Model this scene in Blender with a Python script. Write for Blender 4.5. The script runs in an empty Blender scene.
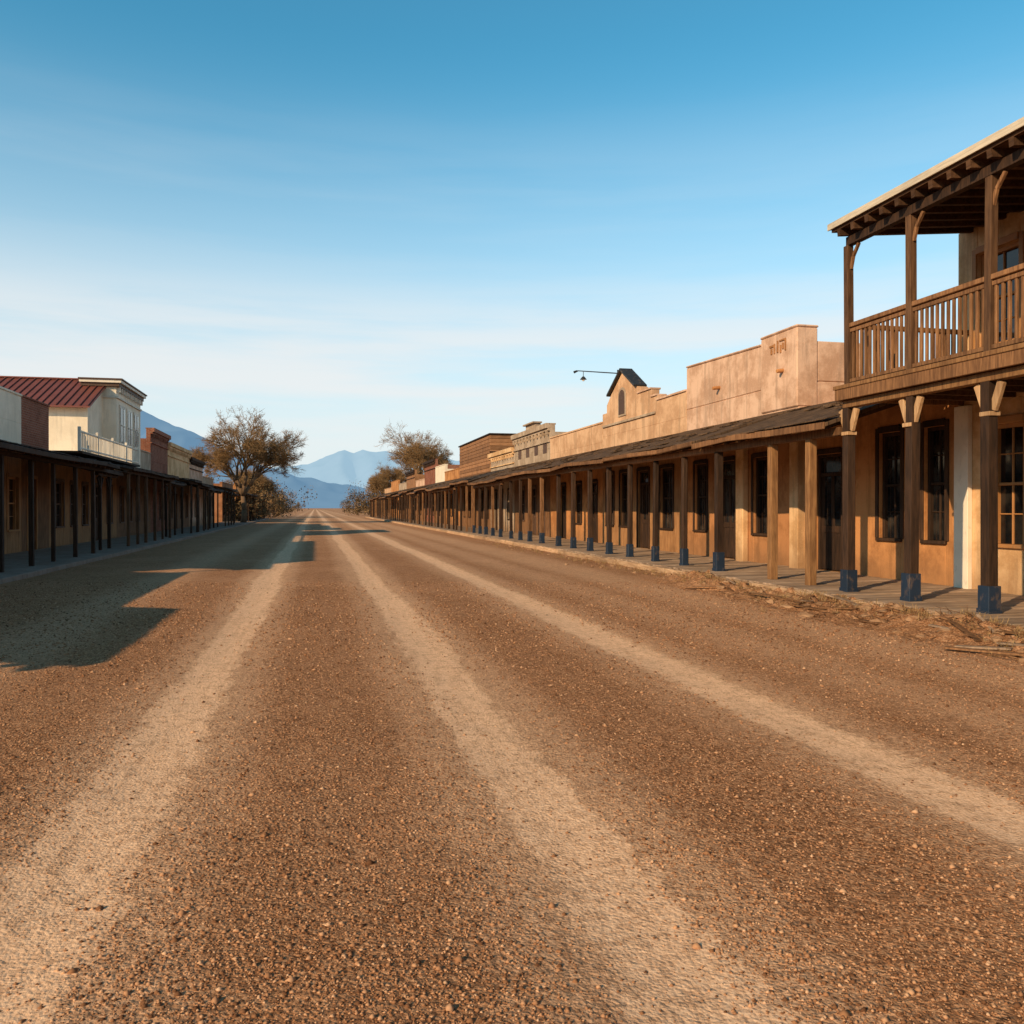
import bpy, math, random
import numpy as np
from mathutils import Vector, noise as mn
random.seed(7); np.random.seed(7)
R=random.Random(11)
scene=bpy.context.scene
TANEL=0.45; SX,SY=0.80,0.60
EL=math.atan(TANEL)

# ------------------------------------------------------------------ node helpers
class NT:
    def __init__(s,mat):
        s.m=mat; s.t=mat.node_tree; s.n=s.t.nodes; s.l=s.t.links
    def node(s,typ,**kw):
        n=s.n.new(typ)
        for k,v in kw.items(): setattr(n,k,v)
        return n
    def put(s,sock,v):
        if isinstance(v,bpy.types.NodeSocket): s.l.new(v,sock)
        else: sock.default_value=v
    def math(s,op,a,b=0.0,c=0.0,clamp=False):
        n=s.node('ShaderNodeMath',operation=op,use_clamp=clamp)
        s.put(n.inputs[0],a); s.put(n.inputs[1],b); s.put(n.inputs[2],c)
        return n.outputs[0]
    def mix(s,f,a,b,blend='MIX'):
        n=s.node('ShaderNodeMix',data_type='RGBA',blend_type=blend)
        s.put(n.inputs[0],f)
        s.put(n.inputs[6],a if not isinstance(a,tuple) else (*a[:3],1)); s.put(n.inputs[7],b if not isinstance(b,tuple) else (*b[:3],1))
        return n.outputs[2]
    def pos(s,scale=(1,1,1)):
        g=s.node('ShaderNodeNewGeometry')
        m=s.node('ShaderNodeMapping'); m.inputs['Scale'].default_value=scale
        s.l.new(g.outputs['Position'],m.inputs['Vector'])
        return m.outputs[0]
    def noise(s,vec,scale,detail=3,rough=.55):
        n=s.node('ShaderNodeTexNoise'); s.l.new(vec,n.inputs['Vector'])
        n.inputs['Scale'].default_value=scale; n.inputs['Detail'].default_value=detail; n.inputs['Roughness'].default_value=rough
        return n.outputs[0]
    def mr(s,v,a,b,c=0.0,d=1.0,smooth=True):
        n=s.node('ShaderNodeMapRange',interpolation_type='SMOOTHSTEP' if smooth else 'LINEAR')
        s.put(n.inputs[0],v); n.inputs[1].default_value=a; n.inputs[2].default_value=b; n.inputs[3].default_value=c; n.inputs[4].default_value=d
        return n.outputs[0]
    def bump(s,h,strength,dist,normal=None):
        n=s.node('ShaderNodeBump'); s.put(n.inputs['Height'],h); s.put(n.inputs['Strength'],strength); n.inputs['Distance'].default_value=dist
        if normal is not None: s.l.new(normal,n.inputs['Normal'])
        return n.outputs[0]
def newmat(name,rough=.9,spec=.2):
    m=bpy.data.materials.new(name); m.use_nodes=True
    nt=NT(m); b=nt.n['Principled BSDF']; b.inputs['Roughness'].default_value=rough; b.inputs['Specular IOR Level'].default_value=spec
    nt.b=b
    return m,nt
def rnd_tint(nt,col,lo=.75,hi=1.2):
    a=nt.node('ShaderNodeAttribute',attribute_name='rnd')
    f=nt.mr(a.outputs['Fac'],0,1,lo,hi,False)
    c=nt.node('ShaderNodeCombineColor'); 
    for i in range(3): nt.l.new(f,c.inputs[i])
    return nt.mix(1.0,col,c.outputs[0],'MULTIPLY')
def m_wood(name,c1,c2,scale=(25,25,2.5),rough=.8,lo=.7,hi=1.25):
    m,nt=newmat(name,rough,.2)
    p=nt.pos(scale); n1=nt.noise(p,1.0,4,.65)
    n2=nt.noise(nt.pos(),1.3,2)
    col=nt.mix(nt.mr(n1,.3,.7),c1,c2)
    col=nt.mix(nt.mr(n2,.45,.75,0,.45),col,tuple(x*.5 for x in c1))
    nt.l.new(rnd_tint(nt,col,lo,hi),nt.b.inputs['Base Color'])
    nt.l.new(nt.bump(n1,.6,.008),nt.b.inputs['Normal'])
    return m
def m_stucco(name,c,stain=None,grime=.6,bs=.5,st=.9,run=.6):
    m,nt=newmat(name,.95,.1)
    stain=stain or tuple(x*.62 for x in c)
    n1=nt.noise(nt.pos(),1.1,6,.68); n2=nt.noise(nt.pos((4,4,.45)),1.0,4,.65); n3=nt.noise(nt.pos(),22,3,.6)
    col=nt.mix(nt.mr(n1,.42,.60,0,st),c,stain)
    col=nt.mix(nt.mr(n2,.50,.68,0,run),col,tuple(x*.5 for x in c))
    col=nt.mix(nt.mr(n3,.5,.8,0,.25),col,tuple(min(1,x*1.25) for x in c))
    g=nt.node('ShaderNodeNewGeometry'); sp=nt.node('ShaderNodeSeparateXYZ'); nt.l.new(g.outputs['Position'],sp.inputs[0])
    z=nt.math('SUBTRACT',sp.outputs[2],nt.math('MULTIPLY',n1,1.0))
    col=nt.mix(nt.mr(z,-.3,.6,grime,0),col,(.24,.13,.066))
    nt.l.new(col,nt.b.inputs['Base Color'])
    h=nt.math('ADD',nt.math('MULTIPLY',n3,.4),n1)
    nt.l.new(nt.bump(h,bs,.03),nt.b.inputs['Normal'])
    return m
def m_brick(name,c1,c2,mortar,vert=True,scale=1.0,bw=.24,bh=.08):
    m,nt=newmat(name,.9,.1)
    g=nt.node('ShaderNodeNewGeometry'); sp=nt.node('ShaderNodeSeparateXYZ'); nt.l.new(g.outputs['Position'],sp.inputs[0])
    cb=nt.node('ShaderNodeCombineXYZ')
    if vert:
        nt.l.new(nt.math('ADD',sp.outputs[0],sp.outputs[1]),cb.inputs[0]); nt.l.new(sp.outputs[2],cb.inputs[1])
    else:
        nt.l.new(sp.outputs[1],cb.inputs[0]); nt.l.new(sp.outputs[0],cb.inputs[1])
    b=nt.node('ShaderNodeTexBrick'); nt.l.new(cb.outputs[0],b.inputs['Vector'])
    b.inputs['Color1'].default_value=(*c1,1); b.inputs['Color2'].default_value=(*c2,1); b.inputs['Mortar'].default_value=(*mortar,1)
    b.inputs['Scale'].default_value=scale; b.inputs['Brick Width'].default_value=bw; b.inputs['Row Height'].default_value=bh; b.inputs['Mortar Size'].default_value=.008
    b.inputs['Bias'].default_value=-.1
    n1=nt.noise(nt.pos(),1.2,4,.6); n2=nt.noise(nt.pos(),18,3,.6)
    col=nt.mix(nt.mr(n1,.4,.75,0,.6),b.outputs['Color'],tuple(x*.45 for x in c1))
    col=nt.mix(nt.mr(n2,.5,.75,0,.35),col,tuple(min(1,x*1.5) for x in c2))
    nt.l.new(rnd_tint(nt,col,.75,1.25),nt.b.inputs['Base Color'])
    h=nt.math('ADD',nt.math('MULTIPLY',b.outputs['Fac'],-1.0),nt.math('MULTIPLY',n2,.8))
    nt.l.new(nt.bump(h,.8,.015),nt.b.inputs['Normal'])
    return m
def m_paint(name,c,rough=.6,wear=(.22,.14,.08),amt=.5):
    m,nt=newmat(name,rough,.3)
    n1=nt.noise(nt.pos((1,1,.6)),9,4,.65); n2=nt.noise(nt.pos(),1.6,3)
    col=nt.mix(nt.mr(n1,.55,.68,0,amt),c,wear)
    col=nt.mix(nt.mr(n2,.4,.7,0,.4),col,tuple(x*.6 for x in c))
    nt.l.new(rnd_tint(nt,col,.85,1.1),nt.b.inputs['Base Color'])
    nt.l.new(nt.bump(n1,.35,.005),nt.b.inputs['Normal'])
    return m
def m_glass(name):
    m,nt=newmat(name,.08,.6)
    n=nt.noise(nt.pos(),2.2,2); col=nt.mix(nt.mr(n,.4,.65),(.006,.007,.009),(.035,.03,.026))
    nt.l.new(rnd_tint(nt,col,.5,2.0),nt.b.inputs['Base Color'])
    n2=nt.noise(nt.pos(),3.0,1); nt.l.new(nt.bump(n2,.15,.02),nt.b.inputs['Normal'])
    return m

W_DARK=m_wood('dark_post_wood',(.026,.015,.010),(.066,.034,.019))
W_POST2=m_wood('brown_post_wood',(.062,.031,.017),(.135,.07,.035))
W_MID=m_wood('weathered_wood',(.12,.056,.026),(.28,.14,.063))
W_ORANGE=m_wood('ochre_post_wood',(.20,.094,.040),(.40,.21,.088))
W_LIGHT=m_wood('pale_wood',(.32,.18,.09),(.50,.32,.175))
W_FASC=m_wood('pale_fascia',(.50,.42,.32),(.70,.60,.46),(25,2,25))
W_GREY=m_wood('grey_plank',(.24,.16,.11),(.44,.31,.215),(2.5,25,25))
W_LEDGE=m_wood('edge_timber',(.34,.20,.11),(.58,.39,.24),(25,2.0,25))
W_SIDE=m_wood('plank_siding',(.24,.112,.05),(.37,.185,.088),(2,2,30))
W_BROWN=m_wood('brown_boards',(.14,.068,.032),(.29,.148,.07),(25,25,2))
W_OCHREB=m_wood('ochre_boards',(.25,.12,.05),(.46,.24,.105),(25,25,2))
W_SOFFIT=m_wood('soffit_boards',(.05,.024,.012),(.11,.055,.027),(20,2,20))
BLUE=m_paint('blue_paint',(.014,.028,.054),.55,(.15,.10,.07),.55)
WHITE=m_paint('white_paint',(.74,.65,.53),.6,(.4,.32,.25),.35)
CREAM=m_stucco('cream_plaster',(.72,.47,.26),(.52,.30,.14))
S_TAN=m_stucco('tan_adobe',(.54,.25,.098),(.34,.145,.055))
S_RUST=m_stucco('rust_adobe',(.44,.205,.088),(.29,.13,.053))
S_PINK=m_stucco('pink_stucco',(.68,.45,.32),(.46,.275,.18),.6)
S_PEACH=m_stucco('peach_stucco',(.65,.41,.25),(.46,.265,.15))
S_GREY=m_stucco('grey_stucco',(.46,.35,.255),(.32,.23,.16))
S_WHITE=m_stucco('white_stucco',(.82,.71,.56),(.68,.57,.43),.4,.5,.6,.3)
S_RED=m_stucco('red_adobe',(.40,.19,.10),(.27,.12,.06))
BRICK=m_brick('red_brick',(.30,.10,.06),(.22,.068,.042),(.34,.25,.18))
SHINGLE=m_brick('wood_shingles',(.145,.086,.049),(.075,.046,.029),(.025,.017,.012),False,1.0,.22,.16)
DARKROOF=m_brick('dark_shingles',(.085,.065,.055),(.055,.043,.037),(.02,.02,.02),False,1.0,.25,.2)
REDMETAL=m_paint('red_tin',(.20,.062,.045),.5,(.13,.06,.045),.6)
TRIMD=m_paint('dark_trim',(.10,.055,.035),.6)
TRIMO=m_paint('ochre_trim',(.42,.195,.068),.6)
GLASS=m_glass('window_glass')
IRON=m_paint('dark_iron',(.03,.03,.03),.5)

# ------------------------------------------------------------------ mesh builder
class Mesh:
    def __init__(s,name,parent=None):
        s.name=name; s.parent=parent; s.v=[]; s.f=[]; s.mi=[]; s.mats=[]; s.r=[]
    def mat(s,m):
        if m not in s.mats: s.mats.append(m)
        return s.mats.index(m)
    def add(s,vs,fs,m,rn=None):
        o=len(s.v); s.v.extend(vs); k=s.mat(m); rn=R.random() if rn is None else rn
        for f in fs: s.f.append([i+o for i in f]); s.mi.append(k); s.r.append(rn)
    def box(s,x0,x1,y0,y1,z0,z1,m,rn=None):
        if x0>x1:x0,x1=x1,x0
        if y0>y1:y0,y1=y1,y0
        vs=[(x,y,z) for x in(x0,x1) for y in(y0,y1) for z in(z0,z1)]
        s.add(vs,[(0,1,3,2),(4,6,7,5),(0,4,5,1),(2,3,7,6),(0,2,6,4),(1,5,7,3)],m,rn)
    def beam(s,p0,p1,w,h,m,up=(0,0,1)):
        p0=Vector(p0);p1=Vector(p1);d=(p1-p0).normalized(); u=Vector(up)
        if abs(d.dot(u))>.98:u=Vector((1,0,0))
        a=d.cross(u).normalized()*w/2; b=a.cross(d).normalized()*h/2
        vs=[tuple(p+i*a+j*b) for p in(p0,p1) for i,j in((-1,-1),(1,-1),(1,1),(-1,1))]
        s.add(vs,[(3,2,1,0),(4,5,6,7),(0,1,5,4),(1,2,6,5),(2,3,7,6),(3,0,4,7)],m)
    def prism(s,poly,a0,a1,axis,m,rn=None):
        n=len(poly)
        P=(lambda p,a:(a,p[0],p[1])) if axis=='x' else (lambda p,a:(p[0],a,p[1]))
        vs=[P(p,a0) for p in poly]+[P(p,a1) for p in poly]
        fs=[tuple(range(n)),tuple(range(2*n-1,n-1,-1))]+[(i,i+n,(i+1)%n+n,(i+1)%n) for i in range(n)]
        s.add(vs,fs,m,rn)
    def tube(s,p0,p1,r0,r1,m,n=8,rn=None):
        p0=Vector(p0);p1=Vector(p1);d=(p1-p0)
        if d.length<1e-6:return
        d.normalize(); u=Vector((0,0,1)) if abs(d.z)<.9 else Vector((1,0,0))
        a=d.cross(u).normalized(); b=a.cross(d)
        vs=[]
        for p,r in((p0,r0),(p1,r1)):
            for i in range(n):
                t=2*math.pi*i/n; vs.append(tuple(p+a*(r*math.cos(t))+b*(r*math.sin(t))))
        fs=[(i,(i+1)%n,(i+1)%n+n,i+n) for i in range(n)]+[tuple(range(n-1,-1,-1)),tuple(range(n,2*n))]
        s.add(vs,fs,m,rn)
    def done(s,bevel=0.0,smooth=False,recalc=True):
        if not s.v: return None
        me=bpy.data.meshes.new(s.name); off=s.parent.location if s.parent else Vector((0,0,0))
        me.from_pydata([(v[0]-off[0],v[1]-off[1],v[2]-off[2]) for v in s.v],[],s.f)
        for m in s.mats: me.materials.append(m)
        me.polygons.foreach_set('material_index',s.mi)
        at=me.attributes.new('rnd','FLOAT','FACE'); at.data.foreach_set('value',s.r)
        if recalc:
            import bmesh
            bm=bmesh.new(); bm.from_mesh(me); bmesh.ops.recalc_face_normals(bm,faces=bm.faces); bm.to_mesh(me); bm.free()
        if smooth: me.polygons.foreach_set('use_smooth',[True]*len(me.polygons))
        ob=bpy.data.objects.new(s.name,me); scene.collection.objects.link(ob)
        if s.parent: ob.parent=s.parent
        if bevel:
            b=ob.modifiers.new('bevel','BEVEL'); b.width=bevel; b.segments=1; b.limit_method='ANGLE'
        return ob
def empty(name,loc):
    e=bpy.data.objects.new(name,None); e.location=loc; e.empty_display_size=.5; scene.collection.objects.link(e); return e

# ------------------------------------------------------------------ building parts
def facade(W,T,G,side,X,y0,y1,z0,z1,ops,wall,trim,th=.25):
    bx=lambda d0,d1:(X+side*d0,X+side*d1)
    ops=sorted(ops); y=y0
    for (a,b,za,zb,kind) in ops:
        W.box(*bx(0,th),y,a,z0,z1,wall,.5); W.box(*bx(0,th),a,b,zb,z1,wall,.5)
        if za>z0+.02: W.box(*bx(0,th),a,b,z0,za,wall,.5)
        y=b
        fw=.07
        for (ya,yb,zc,zd) in ((a,a+fw,za,zb),(b-fw,b,za,zb),(a+fw,b-fw,zb-fw,zb)):
            T.box(*bx(.07,.19),ya,yb,zc,zd,trim)
        if kind=='w':
            T.box(*bx(-.06,.19),a-.05,b+.05,za-.06,za+.002,trim)
            zm=(za+zb)/2
            T.box(*bx(.09,.17),a+fw,b-fw,zm-.025,zm+.025,trim)
            T.box(*bx(.11,.165),(a+b)/2-.015,(a+b)/2+.015,za,zb-fw,trim)
            for q in(.25,.75):
                T.box(*bx(.115,.162),a+fw,b-fw,za+(zb-za)*q-.012,za+(zb-za)*q+.012,trim)
            G.box(*bx(.14,.16),a+fw,b-fw,za,zb-fw,GLASS)
        else:
            zt=zb-.45
            T.box(*bx(.09,.17),a+fw,b-fw,zt-.04,zt+.04,trim)
            G.box(*bx(.13,.15),a+fw,b-fw,zt+.04,zb-fw,GLASS)
            T.box(*bx(.13,.17),a+fw,b-fw,za+.02,za+.95,trim)
            for yy in (a+fw,b-fw-.11,(a+b)/2-.05): T.box(*bx(.115,.172),yy,yy+.11,za+.02,zt-.04,trim)
            T.box(*bx(.11,.173),a+fw,b-fw,za+.85,za+1.0,trim)
            G.box(*bx(.14,.16),a+fw,b-fw,za+1.0,zt-.04,GLASS)
        cw=.10
        T.box(*bx(-.03,.003),a-cw,a-.001,za,zb+cw,trim)
        T.box(*bx(-.03,.003),b+.001,b+cw,za,zb+cw,trim)
        T.box(*bx(-.045,.003),a-.001,b+.001,zb+.001,zb+cw+.02,trim)
    W.box(*bx(0,th),y,y1,z0,z1,wall,.5)
def shed(Rf,Fr,side,Xe,Ze,Xw,Zw,y0,y1,mat,raf=.6,fascia=W_MID,wav=True):
    n=max(1,int((y1-y0)/1.6))
    ys=[y0+(y1-y0)*i/n for i in range(n+1)]
    sag=[R.uniform(-.05,.05) if wav else 0 for _ in ys]
    for i in range(n):
        a,b=ys[i],ys[i+1]; sa,sb=sag[i],sag[i+1]; t=.07
        vs=[(Xe,a,Ze+sa),(Xw,a,Zw),(Xw,a,Zw+t),(Xe,a,Ze+t+sa),(Xe,b,Ze+sb),(Xw,b,Zw),(Xw,b,Zw+t),(Xe,b,Ze+t+sb)]
        Rf.add(vs,[(0,1,2,3),(7,6,5,4),(0,4,5,1),(3,2,6,7),(0,3,7,4),(1,5,6,2)],mat,.5)
        Fr.beam((Xe-side*.022,a,Ze+sa+.02),(Xe-side*.022,b,Ze+sb+.02),.04,.12,fascia)
    y=y0+.02; k=abs((Zw-Ze)/(Xw-Xe)); W_=abs(Xw-Xe)
    while y<y1-.3 and y<60:
        # loose shingles : eave course plus lifted ones higher up the slope
        w=R.uniform(.15,.4); ex=R.uniform(.0,.08); zz=Ze+.085
        for (s0,s1,lift) in ((-ex,.35,.0),)+(((lambda q:(q,q+.28,.012))(R.uniform(.4,W_-.4)),) if R.random()<.8 else ()):
            Rf.add([(Xe+side*s0,y,zz+k*s0),(Xe+side*s1,y,zz+k*s1-.02),(Xe+side*s1,y+w-.01,zz+k*s1-.02),(Xe+side*s0,y+w-.01,zz+k*s0),
              (Xe+side*s0,y,zz+.022+lift+k*s0),(Xe+side*s1,y,zz+.006+k*s1),(Xe+side*s1,y+w-.01,zz+.006+k*s1),(Xe+side*s0,y+w-.01,zz+.022+lift+k*s0)],
              [(0,1,2,3),(7,6,5,4),(0,4,5,1),(3,2,6,7),(0,3,7,4),(1,5,6,2)],mat,R.random())
        y+=w
    if raf:
        y=y0+.15
        while y<y1-.1:
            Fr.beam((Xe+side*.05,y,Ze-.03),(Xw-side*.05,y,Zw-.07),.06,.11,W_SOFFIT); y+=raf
def post(P,x,y,z0,z1,w=.13,mat=W_DARK,base=None,cap=None,along='y'):
    lx,ly=R.uniform(-.014,.014),R.uniform(-.03,.03)
    P.beam((x,y,z0),(x+lx,y+ly,z1),w,w,mat,(0,1,0))
    if base: 
        P.box(x-w*.66,x+w*.66,y-w*.66,y+w*.66,z0-.02,z0+.40+R.uniform(-.05,.04),base)
        P.box(x-w*.74,x+w*.74,y-w*.74,y+w*.74,z0-.02,z0+.06,base)
    if cap:
        for sgn in(-1,1):
            P.beam((x-.003*sgn,y+sgn*w*.4,z1-.38),(x+.003*sgn,y+sgn*.21,z1-.02),w*.75,.06,cap,(1,0,0))
        P.box(x-w*.60,x+w*.60,y-w*.60,y+w*.60,z1-.46,z1-.40,cap)
def building(name,side,X,y0,y1,zr,zp,wall,trim,ops,depth=9,z0=.2,low=None):
    e=empty(name,((X+side*depth/2),(y0+y1)/2,0))
    W=Mesh('walls',e);T=Mesh('window_and_door_frames',e);G=Mesh('glass',e)
    y0+=.004;y1-=.004
    if low:
        facade(W,T,G,side,X,y0,y1,0,3.45,ops,low,trim); W.box(X,X+side*.25,y0,y1,3.45,zr,wall,.5)
    else: facade(W,T,G,side,X,y0,y1,0,zr,ops,wall,trim)
    W.box(X+side*.25,X+side*depth,y0,y1,0,zr,wall,.5)
    if zp>zr:
        W.box(X,X+side*.25,y0,y1,zr,zp,wall,.5); 
        W.box(X+side*.25,X+side*depth*.5,y0,y0+.22,zr,zr+(zp-zr)*.7,wall,.5); W.box(X+side*.25,X+side*depth*.5,y1-.22,y1,zr,zr+(zp-zr)*.7,wall,.5)
        W.box(X-side*.04,X+side*.29,y0,y1,zp,zp+.07,wall,.5)
    return e,W,T,G
def fin(*ms,bevel=.008):
    for m in ms: m.done(bevel)
def ops_auto(y0,y1,seed,z0=.2,step=2.3):
    r=random.Random(seed); out=[]; y=y0+.6+r.random()*.4
    while y+1.3<y1:
        k='w' if r.random()<.62 else 'd'
        w=r.uniform(.85,1.1)
        out.append((y,y+w,z0+(.75 if k=='w' else 0),z0+2.45,k)); y+=w+r.uniform(.8,step-.6)
    return out

# ================================================================== RIGHT ROW
XW=11.1; XP=8.75; ZD=.2
def hotel():
    y0,y1=-3.0,12.9
    e=empty('balcony_hotel',(13,5,0))
    W=Mesh('walls',e);T=Mesh('window_and_door_frames',e);G=Mesh('glass',e)
    lo=[(11.45,12.15,1.0,3.0,'w'),(9.6,10.6,.2,2.8,'d'),(7.4,8.2,1.0,3.0,'w'),(5.4,6.2,1.0,3.0,'w'),(3.0,4.0,.2,2.8,'d')]
    facade(W,T,G,1,XW,y0,y1,0,3.4,lo,CREAM,TRIMO)
    up=[(11.55,12.45,4.35,5.95,'w'),(9.3,10.2,3.75,5.95,'d'),(7.0,7.9,4.35,5.95,'w'),(4.0,4.9,4.35,5.95,'w')]
    facade(W,T,G,1,XW,y0,y1,3.4,6.45,up,CREAM,TRIMO)
    W.box(XW+.25,XW+9,y0,y1,0,6.45,CREAM)
    W.box(XW-.10,XW-.002,12.55,12.88,0,3.38,WHITE); 
    fin(W,T,G)
    B=Mesh('balcony',e)
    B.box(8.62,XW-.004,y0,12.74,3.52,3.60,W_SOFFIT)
    B.box(8.56,8.62,y0,12.78,3.40,3.63,W_MID)
    B.box(8.62,XW-.004,12.74,12.79,3.40,3.63,W_MID)
    B.box(8.54,8.56,y0,12.80,3.585,3.65,W_ORANGE)
    B.box(8.67,8.83,y0,12.72,3.28,3.40,W_ORANGE)
    y=y0+.3
    while y<12.6:
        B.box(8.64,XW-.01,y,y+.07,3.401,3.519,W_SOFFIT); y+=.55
    ys=[12.65-1.53*i for i in range(10)]
    for i,y in enumerate(ys):
        post(B,XP,y,ZD,3.28,.15,W_DARK,BLUE,W_LIGHT)
        post(B,XP,y,3.6,6.0,.115,W_POST2)
        p=[(XP,y-.05,5.6),(XP,y-.11,5.80),(XP,y-.26,5.98)]
        B.beam(p[0],p[1],.05,.05,W_MID,(1,0,0)); B.beam(p[1],p[2],.05,.05,W_MID,(1,0,0))
        if i: 
            a,b=y+.06,ys[i-1]-.06
            B.box(XP-.05,XP+.05,a,b,4.62,4.69,W_MID); B.box(XP-.03,XP+.03,a,b,4.54,4.60,W_MID); B.box(XP-.035,XP+.035,a,b,3.70,3.76,W_MID)
            n=int((b-a)/.105)
            for k in range(n):
                yy=a+(k+.5)*(b-a)/n+R.uniform(-.004,.004)
                B.box(XP-.02,XP+.02,yy-.021,yy+.021,3.76,4.54,W_MID)
    a,b=XP+.06,XW-.01
    B.box(a,b,12.60,12.70,4.62,4.69,W_MID);B.box(a,b,12.62,12.68,3.70,3.76,W_MID)
    n=int((b-a)/.125)
    for k in range(n):
        xx=a+(k+.5)*(b-a)/n; B.box(xx-.02,xx+.02,12.63,12.67,3.76,4.62,W_MID)
    B.done(.006)
    Rf=Mesh('roof',e)
    Rf.box(XP-.06,XP+.06,y0,12.66,6.0,6.14,W_DARK)
    xe=8.50
    def slab(x0,z0,x1,z1,t,m,ya=y0,yb=12.78): Rf.prism([(x0,z0),(x1,z1),(x1,z1+t),(x0,z0+t)],ya,yb,'y',m)
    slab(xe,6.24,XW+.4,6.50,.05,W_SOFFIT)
    slab(xe-.03,6.292,XW+.4,6.552,.06,SHINGLE,y0,12.82)
    Rf.box(xe-.055,xe-.03,y0,12.82,6.28,6.385,W_FASC)
    y=y0+.1
    while y<12.75:
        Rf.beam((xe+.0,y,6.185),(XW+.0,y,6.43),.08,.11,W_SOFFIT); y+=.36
    Rf.add([(XW-.2,y0,6.62),(XW-.2,y1,6.62),(XW+9.3,y1+.1,6.62),(XW+9.3,y0,6.62),(XW+4.5,y0+4,7.6),(XW+4.5,y1-4,7.6)],[(0,4,5,1),(2,5,4,3),(1,5,2),(0,3,4),(0,1,2,3)],SHINGLE)
    Rf.done()
hotel()

def adobe():
    y0,y1=12.9,18.0
    ops=[(14.4,15.05,1.0,3.1,'w'),(13.2,13.75,1.0,3.1,'w'),(16.3,17.3,.2,2.8,'d')]
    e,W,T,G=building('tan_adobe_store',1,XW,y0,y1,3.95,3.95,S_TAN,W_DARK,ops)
    P=Mesh('porch',e);Rf=Mesh('porch_roof',e)
    shed(Rf,P,1,8.42,3.02,XW-.003,3.88,12.83,y1,SHINGLE)
    P.box(XP-.07,XP+.07,12.83,y1,2.84,2.98,W_MID)
    for y,m,bs in((13.78,W_ORANGE,None),(15.1,W_ORANGE,None),(17.38,W_DARK,BLUE)): post(P,XP,y,ZD,2.84,.15,m,bs,None)
    W.box(XW-.25,XW-.003,17.62,17.98,0,3.6,CREAM)
    fin(W,T,G,P,Rf)
adobe()

def pink():
    y0,y1=18.0,24.2
    ops=[(19.2,20.1,.95,2.9,'w'),(21.1,22.1,.2,2.9,'d'),(22.8,23.6,.95,2.9,'w')]
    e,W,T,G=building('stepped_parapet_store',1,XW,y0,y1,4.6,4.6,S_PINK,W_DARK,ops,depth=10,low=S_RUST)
    y0+=.004;y1-=.004
    W.prism([(19.66,4.6),(y1,4.6),(y1,5.88),(19.66,5.72)],XW,XW+.28,'x',S_PINK)
    W.box(XW-.05,XW+.5,y0-.02,19.65,4.0,5.87,S_PINK)
    W.box(XW-.07,XW+.52,y0-.04,19.67,5.87,5.93,S_PINK)
    W.box(XW+.5,XW+1.75,y0+.003,y0+.25,4.602,5.56,S_PINK)
    W.box(XW+.28,XW+3.6,y1-.25,y1,4.6,5.5,S_PINK)
    W.prism([(19.70,5.723),(y1,5.883),(y1,5.94),(19.70,5.78)],XW-.03,XW+.31,'x',S_PINK)
    W.box(XW-.18,XW-.003,20.35,20.75,0,3.6,CREAM)
    D=Mesh('plaster_ornament_and_spouts',e)
    for (a,b,c,d) in((18.45,18.5,5.4,5.7),(18.5,18.75,5.65,5.7),(18.55,18.62,5.45,5.6),(18.8,18.86,5.4,5.7),(18.95,19.0,5.4,5.65),(19.0,19.2,5.57,5.63),(18.66,18.72,5.37,5.57),(19.08,19.15,5.4,5.55)):
        D.box(XW-.075,XW-.052,a,b,c,d,S_RUST)
    for y,z in((18.6,4.95),(22.0,5.0)):
        D.tube((XW+.1,y,z),(XW-.22,y,z-.04),.055,.05,S_TAN)
    D.done(.01)
    P=Mesh('porch',e);Rf=Mesh('porch_roof',e)
    shed(Rf,P,1,8.42,3.02,XW-.053,3.88,y0,y1,SHINGLE)
    P.box(XP-.07,XP+.07,y0,y1,2.84,2.98,W_MID)
    for y in(19.2,21.0,22.86): post(P,XP,y,ZD,2.84,.13,W_DARK,BLUE,None)
    fin(W,T,G,P,Rf,bevel=.025)
pink()

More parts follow.
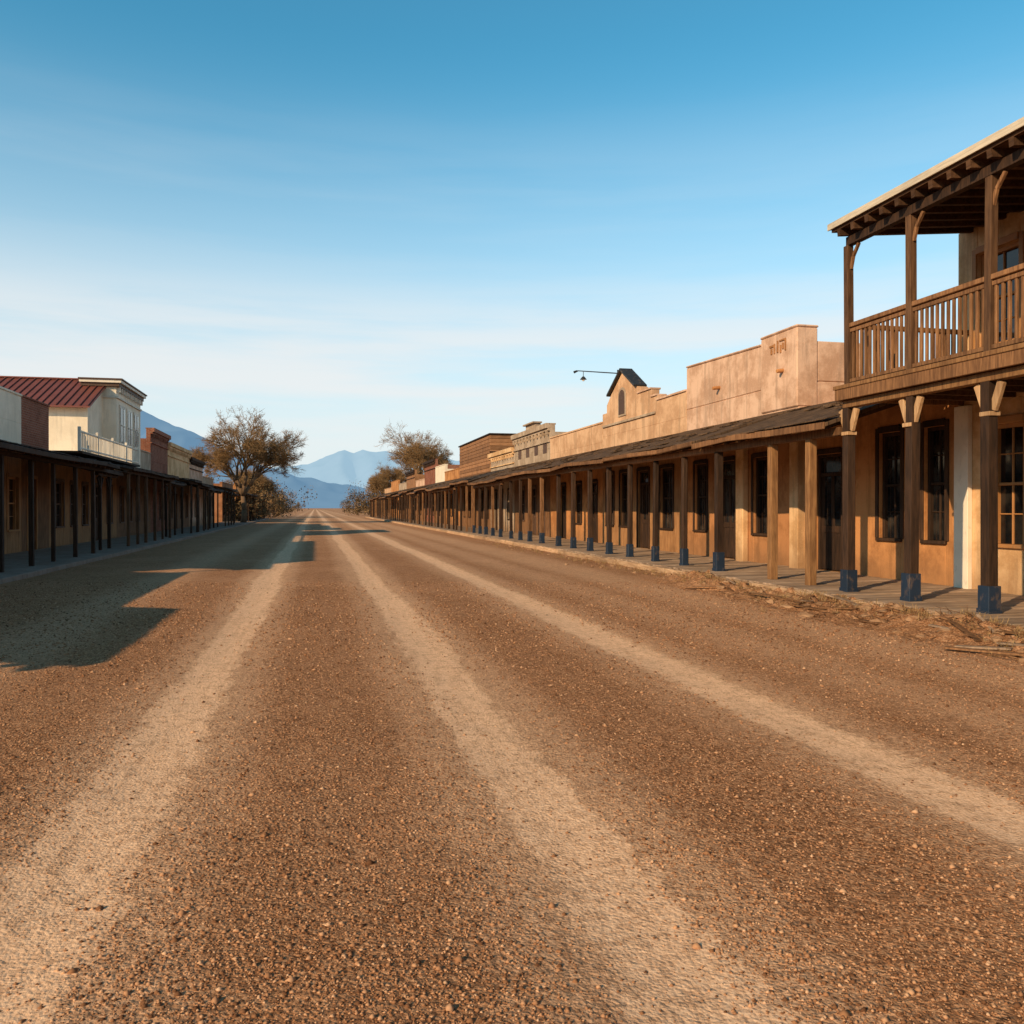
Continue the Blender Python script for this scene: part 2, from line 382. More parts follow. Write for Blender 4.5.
def mission():
    y0,y1=24.2,32.0
    ops=[(25.2,26.2,.95,2.9,'w'),(27.2,28.2,.2,2.9,'d'),(29.0,30.0,.95,2.9,'w'),(30.7,31.5,.95,2.9,'w')]
    e,W,T,G=building('mission_gable_store',1,XW,y0,y1,4.4,4.4,S_PEACH,W_DARK,ops,depth=10,low=W_OCHREB)
    y0+=.004;y1-=.004
    for (ya,yb,za,zb) in((y0,26.5,5.18,5.18),(26.5,27.0,5.35,5.35),(27.0,28.0,5.62,5.62),(28.0,28.5,5.85,5.95),(28.5,29.75,5.95,6.65),(29.75,31.0,6.65,5.95),(31.0,31.5,5.95,5.6),(31.5,y1,5.3,5.3)):
        W.prism([(ya,4.4),(yb,4.4),(yb,zb),(ya,za)],XW,XW+.3,'x',S_PEACH,.5)
    T.beam((XW+.12,28.3,5.93),(XW+.12,29.78,6.74),.5,.08,IRON)
    T.beam((XW+.12,29.72,6.74),(XW+.12,31.2,5.93),.5,.08,IRON)
    for (ya,yb,z) in((y0,26.5,5.18),(26.5,27.0,5.35),(27.0,28.25,5.63)):
        T.box(XW-.05,XW+.35,ya,yb,z,z+.06,S_PINK)
    ar=[(29.35,5.0),(30.15,5.0),(30.15,5.75)]+[(29.75+.4*math.cos(t),5.75+.32*math.sin(t)) for t in [math.pi*k/8 for k in range(1,8)]]+[(29.35,5.75)]
    T.prism(ar,XW-.04,XW-.002,'x',S_GREY)
    ar2=[(29.75+(p[0]-29.75)*.75,5.07+(p[1]-5.0)*.85) for p in ar]
    G.prism(ar2,XW-.055,XW-.042,'x',TRIMD)
    T.box(XW-.06,XW-.002,26.6,31.9,4.75,4.83,S_GREY)
    P=Mesh('porch',e);Rf=Mesh('porch_roof',e)
    shed(Rf,P,1,8.42,3.02,XW-.003,3.88,y0,y1,SHINGLE)
    P.box(XP-.07,XP+.07,y0,y1,2.84,2.98,W_MID)
    y=24.6
    while y<y1: post(P,XP,y,ZD,2.84,.13,W_DARK,BLUE,None); y+=1.85
    fin(W,T,G,P,Rf)
    l=empty('street_lamp',(XW-.8,30.6,6.3)); L=Mesh('arm_and_lamp',l)
    L.tube((XW+.1,30.6,6.72),(XW-1.55,30.6,6.76),.022,.018,IRON)
    L.tube((XW-1.25,30.6,6.74),(XW-1.25,30.6,6.55),.012,.012,IRON)
    L.tube((XW-1.25,30.6,6.55),(XW-1.25,30.6,6.44),.04,.13,IRON,12)
    L.tube((XW-1.25,30.6,6.44),(XW-1.25,30.6,6.38),.06,.04,WHITE,12)
    L.tube((XW-1.45,30.6,6.76),(XW-1.62,30.6,6.70),.02,.05,IRON)
    L.tube((XW+.12,30.6,5.9),(XW+.12,30.6,6.85),.03,.03,IRON)
    L.done()
mission()

def generic(name,side,X,y0,y1,zr,zp,wall,trim,seed,ps=1.85,roof=SHINGLE,pm=W_DARK,base=None,xe=8.42,xp=8.75,cornice=False,eave=3.02,z0=.2,extra=None,depth=9,raf=None,wtop=3.88,ops=None,low=None,brace=False,pw=.13,hd=W_MID,hh=.14,mixp=True,porch=True):
    ops=ops_auto(y0,y1,seed,z0) if ops is None else ops
    e,W,T,G=building(name,side,X,y0,y1,zr,zp,wall,trim,ops,depth=depth,z0=z0,low=low)
    P=Mesh('porch',e);Rf=Mesh('porch_roof',e)
    y0+=.004;y1-=.004
    if porch:
        shed(Rf,P,side,xe,eave,X-side*.003,wtop,y0,y1,roof,raf if raf else (.6 if y0<45 else 1.2),hd)
        P.box(xp-.06,xp+.06,y0,y1,eave-.04-hh,eave-.04,hd)
        y=y0+.5
        while y<y1:
            post(P,xp,y,z0,eave-.04-hh,pw*R.uniform(.85,1.1),pm if (R.random()<.75 or not mixp) else W_MID,base,None)
            if brace:
                for sg in(-1,1): P.beam((xp,y+sg*.04,eave-.6),(xp,y+sg*.38,eave-.2),.05,.06,pm,(1,0,0))
            y+=ps*R.uniform(.88,1.12)
    if cornice:
        c=cornice
        T.box(X-side*.22,X-side*.003,y0,y1,zp-.18,zp+.07,c); T.box(X-side*.12,X-side*.003,y0,y1,zp-.30,zp-.18,c)
        T.box(X-side*.08,X-side*.003,y0,y1,zp-.85,zp-.78,c)
        y=y0+.2
        while y<y1-.2: T.box(X-side*.17,X-side*.004,y,y+.1,zp-.48,zp-.30,c); y+=.7
    if extra: extra(e,W,T,G)
    fin(W,T,G,P,Rf)
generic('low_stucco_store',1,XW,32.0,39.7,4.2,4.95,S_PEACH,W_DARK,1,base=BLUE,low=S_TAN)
def ex_grey(e,W,T,G):
    W.box(XW,XW+.3,42.6,44.6,5.72,6.0,S_GREY); T.box(XW-.15,XW+.35,42.5,44.7,6.0,6.08,S_GREY)
    for y in(40.3,42,43.8,45.6): G.box(XW-.012,XW-.004,y,y+.7,4.3,4.8,TRIMD)
generic('ornate_false_front_store',1,XW,39.7,47.3,4.5,5.65,S_GREY,TRIMD,2,cornice=S_GREY,base=BLUE,extra=ex_grey,low=W_BROWN,eave=2.9)
generic('cream_store',1,XW,47.3,54.0,4.4,5.0,S_GREY,W_DARK,3,cornice=CREAM,eave=3.12,roof=DARKROOF)
def ex_wood(e,W,T,G):
    for i in range(10):
        z=4.0+i*.235
        W.box(XW-.03-.01*(i%2),XW-.002,54.0,66.0,z,z+.215,W_SIDE)
        W.box(XW-.03,XW+8.9,53.95-.012*(i%2),54.003,z,z+.215,W_SIDE)
    W.box(XW-.12,XW+9.1,53.85,66.1,6.36,6.45,W_DARK)
    T.box(XW-.1,XW+9,53.9,53.94,5.2,5.28,W_DARK)
generic('plank_sided_hall',1,XW,54.0,66.0,6.35,6.35,W_SIDE,W_DARK,4,extra=ex_wood,low=W_BROWN,eave=2.95)
specs=[('adobe_shop',66,74,4.0,4.7,S_TAN,3.1),('white_shop',74,80,4.2,5.4,S_WHITE,2.85),('brick_shop',80,88,4.6,6.2,BRICK,3.15),('stucco_shop',88,96,4,4.6,S_PINK,2.9),('plank_shop',97,106,4.4,5.9,W_SIDE,3.1),('grey_shop',106,116,4,4.8,S_GREY,2.9),('adobe_house',117,128,3.9,5.4,S_TAN,3.05),('plaster_house',128,140,3.9,4.6,S_PEACH,2.85)]
for i,(n,a,b,zr,zp,m,ev) in enumerate(specs):
    generic(n,1,XW,a,b,zr,zp,m,W_DARK,20+i,ps=2.2,eave=ev,low=(None,W_BROWN)[i%2],roof=(SHINGLE,DARKROOF)[i%2],cornice=W_DARK if i in(2,4) else False)

# ================================================================== LEFT ROW
XL=-9.5
LP=dict(xe=-6.65,xp=-6.9,z0=.15,wtop=3.6,roof=DARKROOF,eave=3.0,hd=W_DARK,hh=.10,pw=.11,ps=2.5,mixp=False)
def L(**k): return {**LP,**k}
generic('near_adobe_house',-1,-10.0,5.2,10.0,3.7,3.7,S_RED,W_DARK,40,**L(xe=-7.5,xp=-7.8))
generic('low_adobe_house',-1,-10.0,10.0,18.6,3.2,3.2,S_TAN,W_DARK,41,**L(xe=-7.4,xp=-7.7,eave=2.40,wtop=2.9,ops=[]))
generic('white_parapet_store',-1,XL,18.6,31.2,4.4,5.30,S_WHITE,TRIMO,42,low=W_OCHREB,**L(xe=-6.5,eave=2.94,ps=2.0))
generic('brick_store',-1,XL,31.2,34.2,4.6,5.30,BRICK,TRIMO,43,low=W_BROWN,brace=True,**L(eave=2.85,wtop=3.45,xe=-7.0,xp=-7.2,ps=1.4))
def ex_rail(e,W,T,G):
    x=-8.5; ya,yb=34.3,45.0
    T.box(XL,x+.1,ya,yb,3.62,3.72,W_DARK)
    for z in(3.80,4.42): T.box(x-.03,x+.03,ya,yb,z,z+.06,WHITE)
    y=ya
    while y<yb: T.box(x-.018,x+.018,y,y+.05,3.72,4.5,WHITE); y+=.22
    y=ya
    while y<=yb: T.box(x-.05,x+.05,y-.05,y+.05,3.72,4.62,WHITE); y+=2.67
    W.box(-10.15,-26,42.4,49.5,3.9,6.2,S_WHITE)
    Rr=Mesh('red_tin_roof',e)
    x0,x1=-9.95,-26.5
    for ya_,yb_ in((41.9,46.0),(50.1,46.0)):
        Rr.add([(x0,ya_,6.15),(x1,ya_,6.15),(x1,yb_,7.9),(x0,yb_,7.9),(x0,ya_,6.22),(x1,ya_,6.22),(x1,yb_,7.97),(x0,yb_,7.97)],[(0,1,2,3),(7,6,5,4),(0,4,5,1),(0,3,7,4),(1,5,6,2)],REDMETAL)
        x=x0-.1
        while x>x1:
            Rr.beam((x,ya_,6.24),(x,yb_,7.99),.05,.06,REDMETAL); x-=.33
    Rr.beam((x0,46,8.0),(x1,46,8.0),.25,.06,REDMETAL)
    W.prism([(42.4,6.2),(49.5,6.2),(46,7.75)],-10.15,-10.35,'x',S_WHITE)
    Rr.done()
    C=Mesh('chimney',e); C.box(-13.2,-13.8,36,36.6,3.6,5.4,BRICK); C.box(-13.15,-13.85,35.95,36.65,5.4,5.5,BRICK); C.done()
generic('red_roofed_house',-1,XL,34.2,45.1,3.6,3.6,S_WHITE,TRIMD,44,extra=ex_rail,low=W_OCHREB,**L(eave=3.05,pm=W_POST2,ps=1.9))
def ex_front(e,W,T,G):
    W.box(XL,XL-.3,45.1,51.0,4.4,7.75,S_WHITE); W.box(XL-.3,XL-8.5,45.11,50.99,4.4,6.4,S_WHITE); W.box(XL-.3,XL-1.5,45.1,45.4,6.4,7.75,S_WHITE)
    T.box(XL+.28,XL-1.62,44.82,51.1,7.72,7.86,WHITE); T.box(XL+.17,XL-1.58,44.92,51.05,7.55,7.72,TRIMD); T.box(XL+.34,XL-1.66,44.76,51.14,7.86,7.93,TRIMD)
    T.box(XL+.08,XL-1.55,45.02,51.0,7.0,7.1,WHITE)
    y=45.2
    while y<50.9: T.box(XL+.16,XL+.003,y,y+.12,7.3,7.55,WHITE); y+=.5
    for y in(45.8,47.5,49.2):
        T.box(XL+.05,XL+.003,y-.12,y+1.07,4.75,6.75,WHITE); G.box(XL+.07,XL+.052,y,y+.95,4.9,6.6,GLASS)
        T.box(XL+.09,XL+.072,y+.45,y+.50,4.9,6.6,WHITE);T.box(XL+.09,XL+.072,y,y+.95,5.7,5.76,WHITE)
generic('two_storey_false_front',-1,XL,45.1,51.0,4.4,4.4,S_WHITE,TRIMD,45,extra=ex_front,low=W_BROWN,brace=True,**L(eave=2.9,xe=-7.1,xp=-7.3))
generic('plaster_store',-1,XL,51,54,4.2,4.8,S_GREY,TRIMD,46,low=W_BROWN,**L(eave=3.12))
generic('tall_brick_store',-1,XL,54,60,4.4,6.3,BRICK,TRIMD,47,cornice=BRICK,**L(pm=W_POST2))
generic('cream_false_front',-1,XL,60,70,4.4,5.9,CREAM,TRIMD,48,cornice=CREAM,low=W_BROWN,**L(eave=2.85,xe=-7.0,xp=-7.2))
generic('tan_false_front',-1,XL,70,78,4.4,5.5,S_PINK,TRIMD,49,cornice=W_DARK,**L(eave=3.1,pm=W_POST2))
generic('grey_cottage',-1,XL,78,86,3.9,4.3,S_GREY,TRIMD,50,**L(eave=2.85,xe=-7.2,xp=-7.4))
generic('red_adobe_cottage',-1,XL,94,106,3.9,4.3,S_RED,TRIMD,51,**L())
generic('adobe_cottage',-1,XL,110,124,3.9,4.6,S_TAN,TRIMD,52,**L(eave=2.85))

# ================================================================== BOARDWALKS
def boardwalk():
    e=empty('boardwalk',(9.6,20,0)); M=Mesh('planks',e)
    y=2.0
    while y<48:
        w=.17+R.uniform(-.012,.012); dz=R.uniform(-.007,.007); M.box(8.2+R.uniform(-.05,.03),XW-.002,y,y+w-.014,.16+dz,.2+dz,W_GREY); y+=w
    M.box(8.2,XW-.002,48,140,.16,.2,W_GREY)
    M.done(.004)
    K=Mesh('edge_timbers',e)
    y=2.0
    while y<140:
        l=R.uniform(1.6,3.4) if y<60 else 10; o=R.uniform(-.035,.02); K.beam((8.17+o,y,.09+R.uniform(-.015,.01)),(8.17+o+R.uniform(-.02,.02),y+l-.04,.09+R.uniform(-.015,.01)),.10,.17,W_LEDGE); y+=l
    K.box(8.26,XW,2,140,-.05,.13,W_DARK)
    K.done(.012)
    e=empty('pavement',(-8,20,0)); M=Mesh('slabs',e)
    C=m_stucco('worn_concrete',(.34,.29,.25),(.25,.20,.17),.3)
    y=4.0
    while y<124:
        M.box(-6.25,XL+.002 if y>=18 else -9.99,y,y+1.98,-.05,.15,C); y+=2.0
    M.done(.012)
boardwalk()

# ================================================================== GROUND
def m_ground(name,road=True):
    m,nt=newmat(name,.97,.05)
    P=nt.pos()
    g=nt.node('ShaderNodeNewGeometry'); sp=nt.node('ShaderNodeSeparateXYZ'); nt.l.new(g.outputs['Position'],sp.inputs[0])
    big=nt.noise(P,.35,3,.6); mid=nt.noise(P,3.2,4,.7); fine=nt.noise(P,42,4,.75); clump=nt.noise(P,13,3,.7)
    vo=nt.node('ShaderNodeTexVoronoi'); nt.l.new(P,vo.inputs['Vector']); vo.inputs['Scale'].default_value=60
    vc=nt.node('ShaderNodeSeparateColor'); nt.l.new(vo.outputs['Color'],vc.inputs[0])
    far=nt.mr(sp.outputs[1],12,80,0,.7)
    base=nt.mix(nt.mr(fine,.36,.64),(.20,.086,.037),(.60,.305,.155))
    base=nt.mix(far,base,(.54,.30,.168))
    base=nt.mix(nt.mr(vc.outputs[0],.6,1.0,0,.5),base,(.68,.40,.225))
    base=nt.mix(nt.mr(vc.outputs[1],.60,1.0,0,.65),base,(.115,.05,.024))
    base=nt.mix(nt.mr(big,.42,.68,0,.3),base,(.58,.32,.18))
    base=nt.mix(nt.mr(mid,.48,.72,0,.38),base,(.20,.09,.042))
    base=nt.mix(nt.mr(clump,.50,.70,0,.5),base,(.17,.076,.036))
    bs=nt.math('ADD',fine,nt.math('MULTIPLY',vo.outputs['Distance'],-.5))
    bs=nt.math('ADD',bs,nt.math('MULTIPLY',clump,1.3))
    stren=.9
    if road:
        wob=nt.math('MULTIPLY',nt.math('SUBTRACT',nt.noise(nt.pos((1,.16,1)),.8,1),.5),.34)
        edge=nt.math('MULTIPLY',nt.math('SUBTRACT',nt.noise(nt.pos((1,.4,1)),8,4,.75),.5),.38)
        xx=nt.math('ADD',nt.math('ADD',sp.outputs[0],wob),edge)
        def tr(c,w,s=1.0,soft=.25):
            d=nt.math('ABSOLUTE',nt.math('SUBTRACT',xx,c)); return nt.mr(d,w-soft*.5,w+soft,s,0)
        t=tr(-.98,.24,1,.13)
        for c,w,s,so_ in((1.18,.24,1,.13),(3.38,.24,1,.17),(4.9,.3,.3,.5),(6.3,.5,.38,.6),(-.98,.45,.45,.3),(1.18,.5,.45,.3),(3.4,.5,.38,.4),(-3.2,.4,.3,.5)):
            t=nt.math('MAXIMUM',t,tr(c,w,s,so_))
        streak=nt.noise(nt.pos((1,.05,1)),16,3,.6)
        tt=nt.math('MULTIPLY',t,nt.mr(streak,.25,.55,.72,1.0)); tt=nt.math('MULTIPLY',tt,nt.mr(clump,.64,.45,.66,1.0)); tt=nt.math('MULTIPLY',tt,nt.mr(fine,.30,.46,.75,1.0))
        dust=nt.mix(nt.mr(fine,.3,.7),(.72,.43,.255),(.94,.62,.395))
        dust=nt.mix(nt.mr(streak,.5,.75,0,.35),dust,(.60,.35,.20))
        base=nt.mix(tt,base,dust)
        stren=nt.math('MULTIPLY',nt.math('SUBTRACT',1.0,nt.math('MULTIPLY',tt,.55)),nt.mr(sp.outputs[1],8,70,1.0,.4))
    nt.l.new(base,nt.b.inputs['Base Color'])
    nt.l.new(nt.bump(bs,stren,.016),nt.b.inputs['Normal'])
    return m
GR=m_ground('dry_earth',False); RD=m_ground('gravel_road',True)
def sheet(name,xs,ys,fz,mat,parent=None,smooth=True):
    nx,ny=len(xs),len(ys)
    v=[(x,y,fz(x,y)) for y in ys for x in xs]
    f=[(j*nx+i,j*nx+i+1,(j+1)*nx+i+1,(j+1)*nx+i) for j in range(ny-1) for i in range(nx-1)]
    me=bpy.data.meshes.new(name); me.from_pydata(v,[],f); me.materials.append(mat)
    at=me.attributes.new('rnd','FLOAT','FACE'); at.data.foreach_set('value',[.5]*len(f))
    if smooth: me.polygons.foreach_set('use_smooth',[True]*len(f))
    o=bpy.data.objects.new(name,me); scene.collection.objects.link(o); o.parent=parent; return o
sheet('ground',[-30000,-3000,-300,-40,0,40,300,3000,30000],[-3000,-300,-30,0,100,400,1500,6000,40000],lambda x,y:0,GR)
def road_z(x,y):
    if y>150 : return .012
    a=max(0,min(1,(60-y)/40))
    z=.035+a*(.014*mn.noise(Vector((x*.9,y*.5,0)))+.007*mn.noise(Vector((x*3,y*3,5))))
    for c in(-.98,1.18,3.38): z-=a*.013*math.exp(-((x-c)/.28)**2)
    z+=a*.008*math.exp(-((x-.1)/.6)**2)
    return z
ys=[];y=-5.0
while y<900:
    ys.append(y); y+=.09 if y<12 else (.09+(y-12)*.03)
sheet('dirt_road',[-6.35+i*.09 for i in range(int(14.6/.09)+1)],ys,road_z,RD)

def gravel():
    N=125000
    u=np.random.rand(N); D=1.9*(18/1.9)**(u**.85)
    t=np.random.uniform(-.66,.66,N); c,s=math.cos(math.radians(13.05)),math.sin(math.radians(13.05))
    X=D*t*c+D*s; Y=-D*t*s+D*c
    keep=(X>-6)&(X<8.0); tr=np.zeros(N)
    for cc in(-.98,1.18,3.38): tr=np.maximum(tr,np.exp(-((X-cc+.1*np.sin(Y*.7))/.35)**4))
    keep&=np.random.rand(N)>tr*.945
    X,Y=X[keep],Y[keep]; D=D[keep]; n=len(X)
    r=(np.random.lognormal(math.log(.0047),.42,n)*np.clip(D/7,.9,1.7)).clip(.002,.018)
    Z=np.array([road_z(x,y) for x,y in zip(X,Y)])+r*.25
    base=np.array([(1,0,0),(0,1,0),(-1,0,0),(0,-1,0),(0,0,.8),(0,0,-.8)],float)
    V=base[None]*np.random.uniform(.6,1.3,(n,6,1))
    a=np.random.rand(n)*6.28; ca,sa=np.cos(a)[:,None],np.sin(a)[:,None]
    vx=V[:,:,0]*ca-V[:,:,1]*sa; vy=V[:,:,0]*sa+V[:,:,1]*ca
    P=np.stack([vx*r[:,None]*1.2+X[:,None],vy*r[:,None]+Y[:,None],V[:,:,2]*r[:,None]+Z[:,None]],-1).reshape(-1,3)
    F=np.array([(0,1,4),(1,2,4),(2,3,4),(3,0,4),(1,0,5),(2,1,5),(3,2,5),(0,3,5)])
    F=(F[None]+6*np.arange(n)[:,None,None]).reshape(-1,3)
    me=bpy.data.meshes.new('gravel'); me.vertices.add(len(P)); me.vertices.foreach_set('co',P.ravel())
    me.loops.add(len(F)*3); me.loops.foreach_set('vertex_index',F.ravel().astype(np.int32))
    me.polygons.add(len(F)); me.polygons.foreach_set('loop_start',np.arange(0,len(F)*3,3,dtype=np.int32))
    me.update(calc_edges=True)
    at=me.attributes.new('rnd','FLOAT','FACE'); at.data.foreach_set('value',np.repeat(np.random.rand(n),8).astype(np.float32))
    m,nt=newmat('gravel_stone',.92,.08)
    aa=nt.node('ShaderNodeAttribute',attribute_name='rnd'); cr=nt.node('ShaderNodeValToRGB'); nt.l.new(aa.outputs['Fac'],cr.inputs[0])
    el=cr.color_ramp.elements; el[0].color=(.115,.052,.026,1); el[1].color=(.62,.39,.24,1)
    for p,cc in((.35,(.28,.132,.064,1)),(.7,(.43,.225,.12,1)),(.92,(.52,.295,.165,1))): q=el.new(p); q.color=cc
    nt.l.new(cr.outputs[0],nt.b.inputs['Base Color'])
    me.materials.append(m); o=bpy.data.objects.new('gravel',me); scene.collection.objects.link(o)
gravel()

def rubble():
    xs=[6.3+i*.04 for i in range(48)]; ys_=[3+i*.05 for i in range(340)]
    def z(x,y):
        t=max(0,min(1,(x-6.5)/1.3)); edge=max(0,min(1,(y-3)/1.0))*max(0,min(1,(19.8-y)/3))
        h=.6+.9*mn.noise(Vector((x*1.1,y*.8,3)))+.5*mn.noise(Vector((x*5,y*5,1)))+.3*mn.noise(Vector((x*14,y*14,1)))
        return .0+edge*(t**1.5)*max(0,h)*.20+.018*edge*t
    sheet('earth_bank',xs,ys_,z,GR)
    S=Mesh('rubble_stones'); st=m_stucco('stone',(.42,.255,.15),(.27,.15,.082),.2)
    import bmesh
    bm=bmesh.new(); bmesh.ops.create_icosphere(bm,subdivisions=2,radius=1); bv=[v.co.copy() for v in bm.verts]; bf=[[v.index for v in f.verts] for f in bm.faces]; bm.free()
    for i in range(700):
        y=R.uniform(3,17.5) if i<560 else R.uniform(17,40); x=8.05-abs(R.gauss(0,.45)) ; r=math.exp(R.gauss(math.log(.025),.65)); r=min(r,.11)
        if x<6.4: continue
        zz=z(x,y) if y<19.5 else .035
        sc=(R.uniform(.8,1.5),R.uniform(.8,1.5),R.uniform(.4,.8)); sd=Vector((R.random()*99,0,0)); a=R.random()*6.28
        vs=[]
        for c in bv:
            k=r*(1+.55*mn.noise(c*1.5+sd)); px,py,pz=c.x*k*sc[0],c.y*k*sc[1],c.z*k*sc[2]
            vs.append((x+px*math.cos(a)-py*math.sin(a),y+px*math.sin(a)+py*math.cos(a),max(zz,.03)+pz))
        S.add(vs,bf,st)
    S.done(recalc=False)
    Bd=Mesh('broken_boards')
    for i in range(36):
        y=R.uniform(7,15); x=R.uniform(7.2,8.0); a=R.gauss(1.57,.5); l=R.uniform(.25,1.0); w=R.uniform(.03,.10); zz=z(x,y)+.02
        x2,y2=x+math.cos(a)*l,y+math.sin(a)*l
        if x2>8.1: continue
        Bd.beam((x,y,zz),(x2,y2,z(x2,y2)+R.uniform(.01,.06)),w,.022,R.choice((W_GREY,W_BROWN,W_BROWN,W_MID)))
    Bd.done(.003)
    Wd=Mesh('dry_weeds'); wm=m_paint('dry_straw',(.36,.225,.10),.9,(.18,.11,.05),.6)
    for i in range(330):
        y=R.uniform(4,17) if i<240 else R.uniform(17,36); x=8.02-abs(R.gauss(0,.35)); zz=max(z(x,y) if y<19.5 else .035,.03)
        for k in range(R.randint(8,18)):
            a=R.random()*6.28; l=R.uniform(.05,.20); o=(x+R.gauss(0,.035),y+R.gauss(0,.035),zz-.01)
            lean=R.uniform(.3,1.6); w=.0028
            p1=(o[0]+math.cos(a)*l*.4*lean,o[1]+math.sin(a)*l*.4*lean,o[2]+l*.5); p2=(o[0]+math.cos(a)*l*lean,o[1]+math.sin(a)*l*lean,o[2]+l*.6)
            dx,dy=-math.sin(a)*w,math.cos(a)*w
            Wd.add([(o[0]-dx,o[1]-dy,o[2]),(o[0]+dx,o[1]+dy,o[2]),(p1[0]+dx,p1[1]+dy,p1[2]),(p1[0]-dx,p1[1]-dy,p1[2]),p2],[(0,1,2,3),(3,2,4)],wm)
    for i in range(260):
        y=R.uniform(6,14); x=R.uniform(6.8,8.0); a=R.random()*6.28; l=R.uniform(.1,.55); zz=z(x,y)+.02
        Wd.tube((x,y,zz),(x+math.cos(a)*l,y+math.sin(a)*l,zz+R.uniform(0,.10)),.006,.003,W_BROWN,5)
    Wd.done(recalc=False)
rubble()

# ================================================================== TREES
BARK,nt=newmat('bark',.95,.1); n=nt.noise(nt.pos((6,6,2)),2,3); nt.l.new(rnd_tint(nt,nt.mix(n,(.10,.062,.038),(.22,.14,.085)),.7,1.2),nt.b.inputs['Base Color'])
TWIG,nt=newmat('twigs',.95,.1); n=nt.noise(nt.pos(),.8,2); nt.l.new(rnd_tint(nt,nt.mix(n,(.17,.10,.05),(.36,.22,.10)),.6,1.3),nt.b.inputs['Base Color'])
def tree(name,x,y,H,spread,seed,rootz=0):
    r=random.Random(seed); r2=random.Random(seed+50); e=empty(name,(x,y,rootz)); T=Mesh('trunk_and_limbs',e); Tw=Mesh('twigs',e)
    def grow(p,d,l,rad,dep):
        mid=p+d*l*.5+Vector((r.gauss(0,.04),r.gauss(0,.04),r.gauss(0,.02)))*l
        end=p+d*l+Vector((r.gauss(0,.06),r.gauss(0,.06),0))*l
        M_,mt,ns=(T,BARK,7) if dep<3 else ((Tw,TWIG,4) if dep<5 else (Tw,TWIG,3))
        M_.tube(p,mid,rad,rad*.85,mt,ns); M_.tube(mid,end,rad*.85,rad*.68,mt,ns)
        if dep>=4:      # fine side shoots fill the crown
            for _ in range(2):
                q=p.lerp(end,r2.random()); v=Vector((r2.gauss(0,1),r2.gauss(0,1),r2.gauss(.3,.8))).normalized()
                Tw.tube(q,q+v*r2.uniform(.25,.6),.010,.006,TWIG,3)
        if dep>=7: return
        k=r.choice((3,3,4)) if dep<6 else r.choice((2,3,4))
        if dep==0:k=5
        for i in range(k):
            a=r.random()*6.283; tilt=r.uniform(.25,.75) if dep else r.uniform(.35,.85)
            u=d.orthogonal().normalized(); w=d.cross(u)
            nd=(d*math.cos(tilt)+(u*math.cos(a)+w*math.sin(a))*math.sin(tilt)); nd.x*=spread; nd.y*=spread; nd.z+=.12 if dep<4 else -.02
            nd.normalize()
            st=end if i<2 or dep==0 else mid.lerp(end,r.random())
            grow(st,nd,l*r.uniform(.62,.86),max(.013,rad*r.uniform(.5,.66)),dep+1)
    grow(Vector((x,y,rootz-.1)),Vector((r.gauss(0,.05),0,1)).normalized(),H*.235,H*.026,0)
    T.done(smooth=True,recalc=False); Tw.done(recalc=False)
tree('bare_tree',-7.0,89,12.4,1.1,3)
tree('bare_tree',13.3,112,13.8,1.1,9)
tree('bare_tree',-9.5,140,9.0,1.1,12)
tree('bare_tree',12.5,150,11.0,1.1,15)
def mass():
    M=Mesh('distant_trees'); lm,nt=newmat('dry_foliage',.95,.1); n=nt.noise(nt.pos(),.35,2)
    nt.l.new(rnd_tint(nt,nt.mix(nt.mr(n,.35,.65),(.09,.06,.03),(.24,.145,.068)),.5,1.4),nt.b.inputs['Base Color'])
    r=random.Random(5)
    cl=[]
    for i in range(26): cl.append((r.uniform(-16,-6.5),r.uniform(125,175),r.uniform(3.5,8.0)))
    for i in range(10): cl.append((r.uniform(-14,-7),r.uniform(95,125),r.uniform(2.0,4.0)))
    for i in range(46): cl.append((r.uniform(8,36),r.uniform(145,210),r.uniform(4.5,9)))
    for i in range(70): cl.append((r.uniform(-90,100),r.uniform(230,420),r.uniform(3,8.5)))
    for (x,y,h) in cl:
        if abs(x-1)<5: continue
        w=h*r.uniform(.5,.8)
        for k in range(3): M.tube((x,y,-.1),(x+r.gauss(0,.6),y+r.gauss(0,.6),h*.6),.12,.05,BARK,5)
        sub=[(x+r.gauss(0,w*.45),y+r.gauss(0,w*.45),h*r.uniform(.15,.8),h*r.uniform(.14,.3)) for _ in range(11)]
        for (a,b,c,q) in sub:
            for k in range(85):
                d=Vector((r.gauss(0,1),r.gauss(0,1),r.gauss(0,1))).normalized()*q*r.uniform(.3,1.15); s_=r.uniform(.06,.20)
                p=Vector((a,b,c))+d; u=Vector((r.gauss(0,1),r.gauss(0,1),r.gauss(0,1))).normalized()*s_; w_=u.orthogonal().normalized()*s_*.6
                M.add([tuple(p-u),tuple(p+w_),tuple(p+u),tuple(p-w_)],[(0,1,2,3)],lm)
    M.done(recalc=False)
mass()

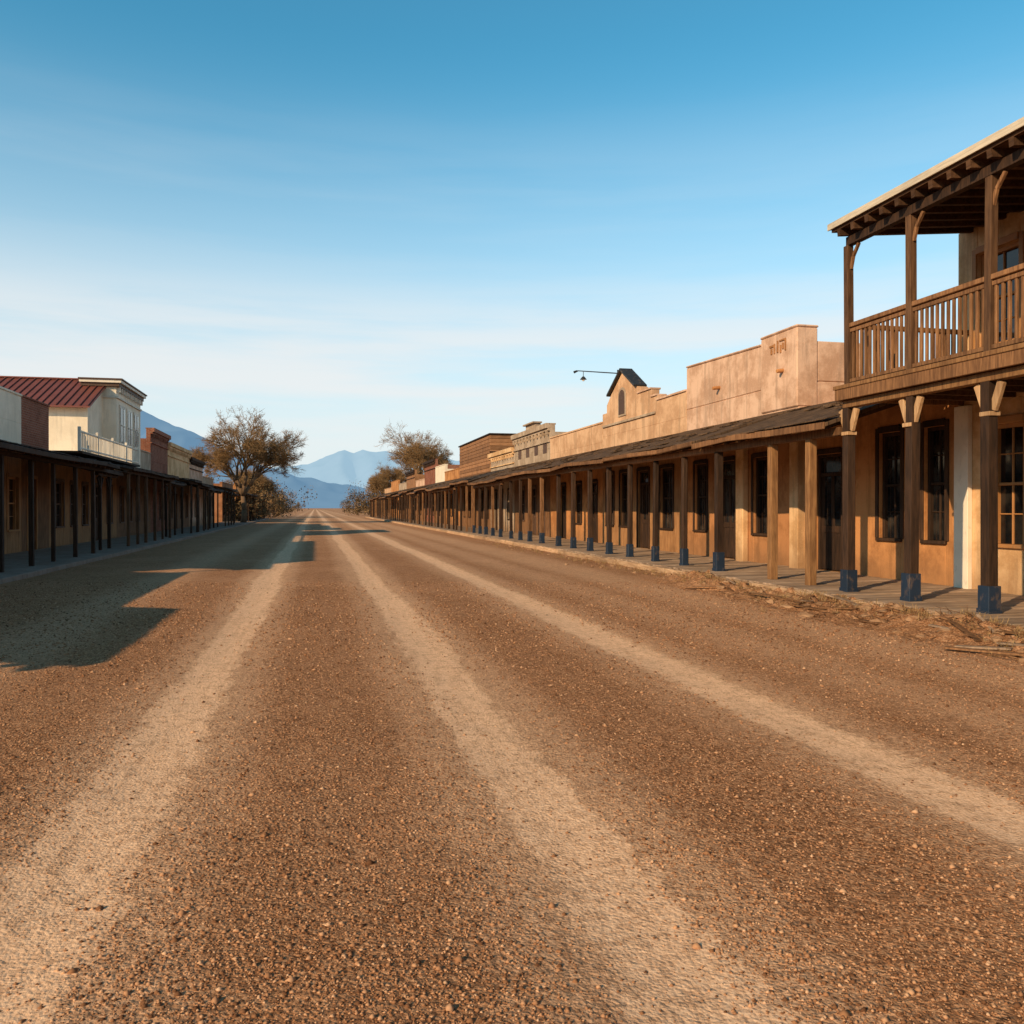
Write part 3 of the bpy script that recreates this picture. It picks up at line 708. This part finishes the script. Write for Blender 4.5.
# ================================================================== MOUNTAINS
def mountain(name,Y,kp,col,col2,haze_glow,seed,depth,ridge=.25):
    m,nt=newmat(name+'_rock_with_haze',1,.0)
    n=nt.noise(nt.pos((1,1,1)),.004,4,.6); nt.l.new(nt.mix(nt.mr(n,.35,.65),col,col2),nt.b.inputs['Base Color'])
    nt.b.inputs['Emission Color'].default_value=(*haze_glow,1); nt.b.inputs['Emission Strength'].default_value=1.0  # distance haze painted into the rock as an even blue glow
    kx=[k[0] for k in kp]; kz=[k[1] for k in kp]
    xs=list(np.linspace(kx[0],kx[-1],420)); ts=list(np.linspace(-1,1,40))
    def z(x,y):
        t=(y-Y)/depth; f=max(0,1-abs(t))**.9
        w=260*mn.noise(Vector((x*.002,seed,y*.002)))*abs(t)*2
        h=float(np.interp(x+w,kx,kz)); rg=1-abs(mn.noise(Vector((x*.0035,y*.0015,seed))))*2
        return f*h*(1+(ridge*rg-.2)*min(1,abs(t)*3))+ (18*mn.noise(Vector((x*.006,y*.004,seed)))+8*mn.noise(Vector((x*.02,y*.02,seed))))*min(1,f*3)-5
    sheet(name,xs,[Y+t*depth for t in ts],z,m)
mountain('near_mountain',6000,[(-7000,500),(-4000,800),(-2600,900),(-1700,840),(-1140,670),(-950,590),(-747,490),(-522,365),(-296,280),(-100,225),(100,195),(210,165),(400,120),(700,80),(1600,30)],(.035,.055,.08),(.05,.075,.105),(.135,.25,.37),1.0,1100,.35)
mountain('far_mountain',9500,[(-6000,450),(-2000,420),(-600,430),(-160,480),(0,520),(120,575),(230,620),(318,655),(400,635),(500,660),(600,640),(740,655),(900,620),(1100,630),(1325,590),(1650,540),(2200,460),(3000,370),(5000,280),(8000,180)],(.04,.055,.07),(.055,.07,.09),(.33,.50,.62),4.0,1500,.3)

# ================================================================== SKY, SUN, CAMERA
w=bpy.data.worlds.new('World'); scene.world=w; w.use_nodes=True
nt=NT(w); nt.n.clear()
sky=nt.node('ShaderNodeTexSky',sky_type='NISHITA'); sky.sun_disc=False; sky.sun_elevation=EL; sky.sun_rotation=math.atan2(-SX,-SY)%(2*math.pi)
sky.air_density=1.0; sky.dust_density=.6; sky.ozone_density=1.5; sky.altitude=1300
tc=nt.node('ShaderNodeTexCoord'); sp=nt.node('ShaderNodeSeparateXYZ'); nt.l.new(tc.outputs['Generated'],sp.inputs[0])
mp=nt.node('ShaderNodeMapping'); mp.inputs['Scale'].default_value=(1.2,1.2,13); mp.inputs['Rotation'].default_value=(.02,.03,0); nt.l.new(tc.outputs['Generated'],mp.inputs['Vector'])
n1=nt.noise(mp.outputs[0],1.5,6,.54)
z=sp.outputs[2]
band=nt.math('MULTIPLY',nt.mr(z,.02,.12),nt.mr(z,.17,.28,1,.12))
band=nt.math('MULTIPLY',band,nt.mr(z,.35,.45,1,0))
cm=nt.math('MULTIPLY',nt.mr(n1,.36,.64,0,.7),band)
haze=nt.mr(z,-.03,.49,1.0,0)
tint=nt.mix(nt.mr(z,.5,.85),(.74,1.98,1.90),(.80,.90,.76))
col=nt.mix(1.0,sky.outputs[0],tint,'MULTIPLY')
col=nt.mix(haze,col,(8.1,8.4,8.55))
col=nt.mix(cm,col,(8.9,8.8,8.7))
bg=nt.node('ShaderNodeBackground'); nt.l.new(col,bg.inputs[0]); bg.inputs[1].default_value=.1
out=nt.node('ShaderNodeOutputWorld'); nt.l.new(bg.outputs[0],out.inputs[0])

sd=bpy.data.lights.new('sun','SUN'); sd.energy=5.0; sd.angle=math.radians(.5); sd.color=(1,.72,.42)
so=bpy.data.objects.new('sun',sd); scene.collection.objects.link(so)
tosun=Vector((-SX*math.cos(EL),-SY*math.cos(EL),math.sin(EL))); so.rotation_euler=tosun.to_track_quat('Z','Y').to_euler(); so.location=(-30,-20,30)

cd=bpy.data.cameras.new('camera'); cd.sensor_width=36; cd.lens=850/1024*36; cd.clip_end=60000; cd.clip_start=.05
co=bpy.data.objects.new('camera',cd); scene.collection.objects.link(co); co.location=(0,0,1.6)
co.rotation_euler=(math.radians(90-.27),0,-math.atan(197/850)); scene.camera=co
scene.view_settings.view_transform='Standard'; scene.view_settings.look='None'; scene.view_settings.exposure=0
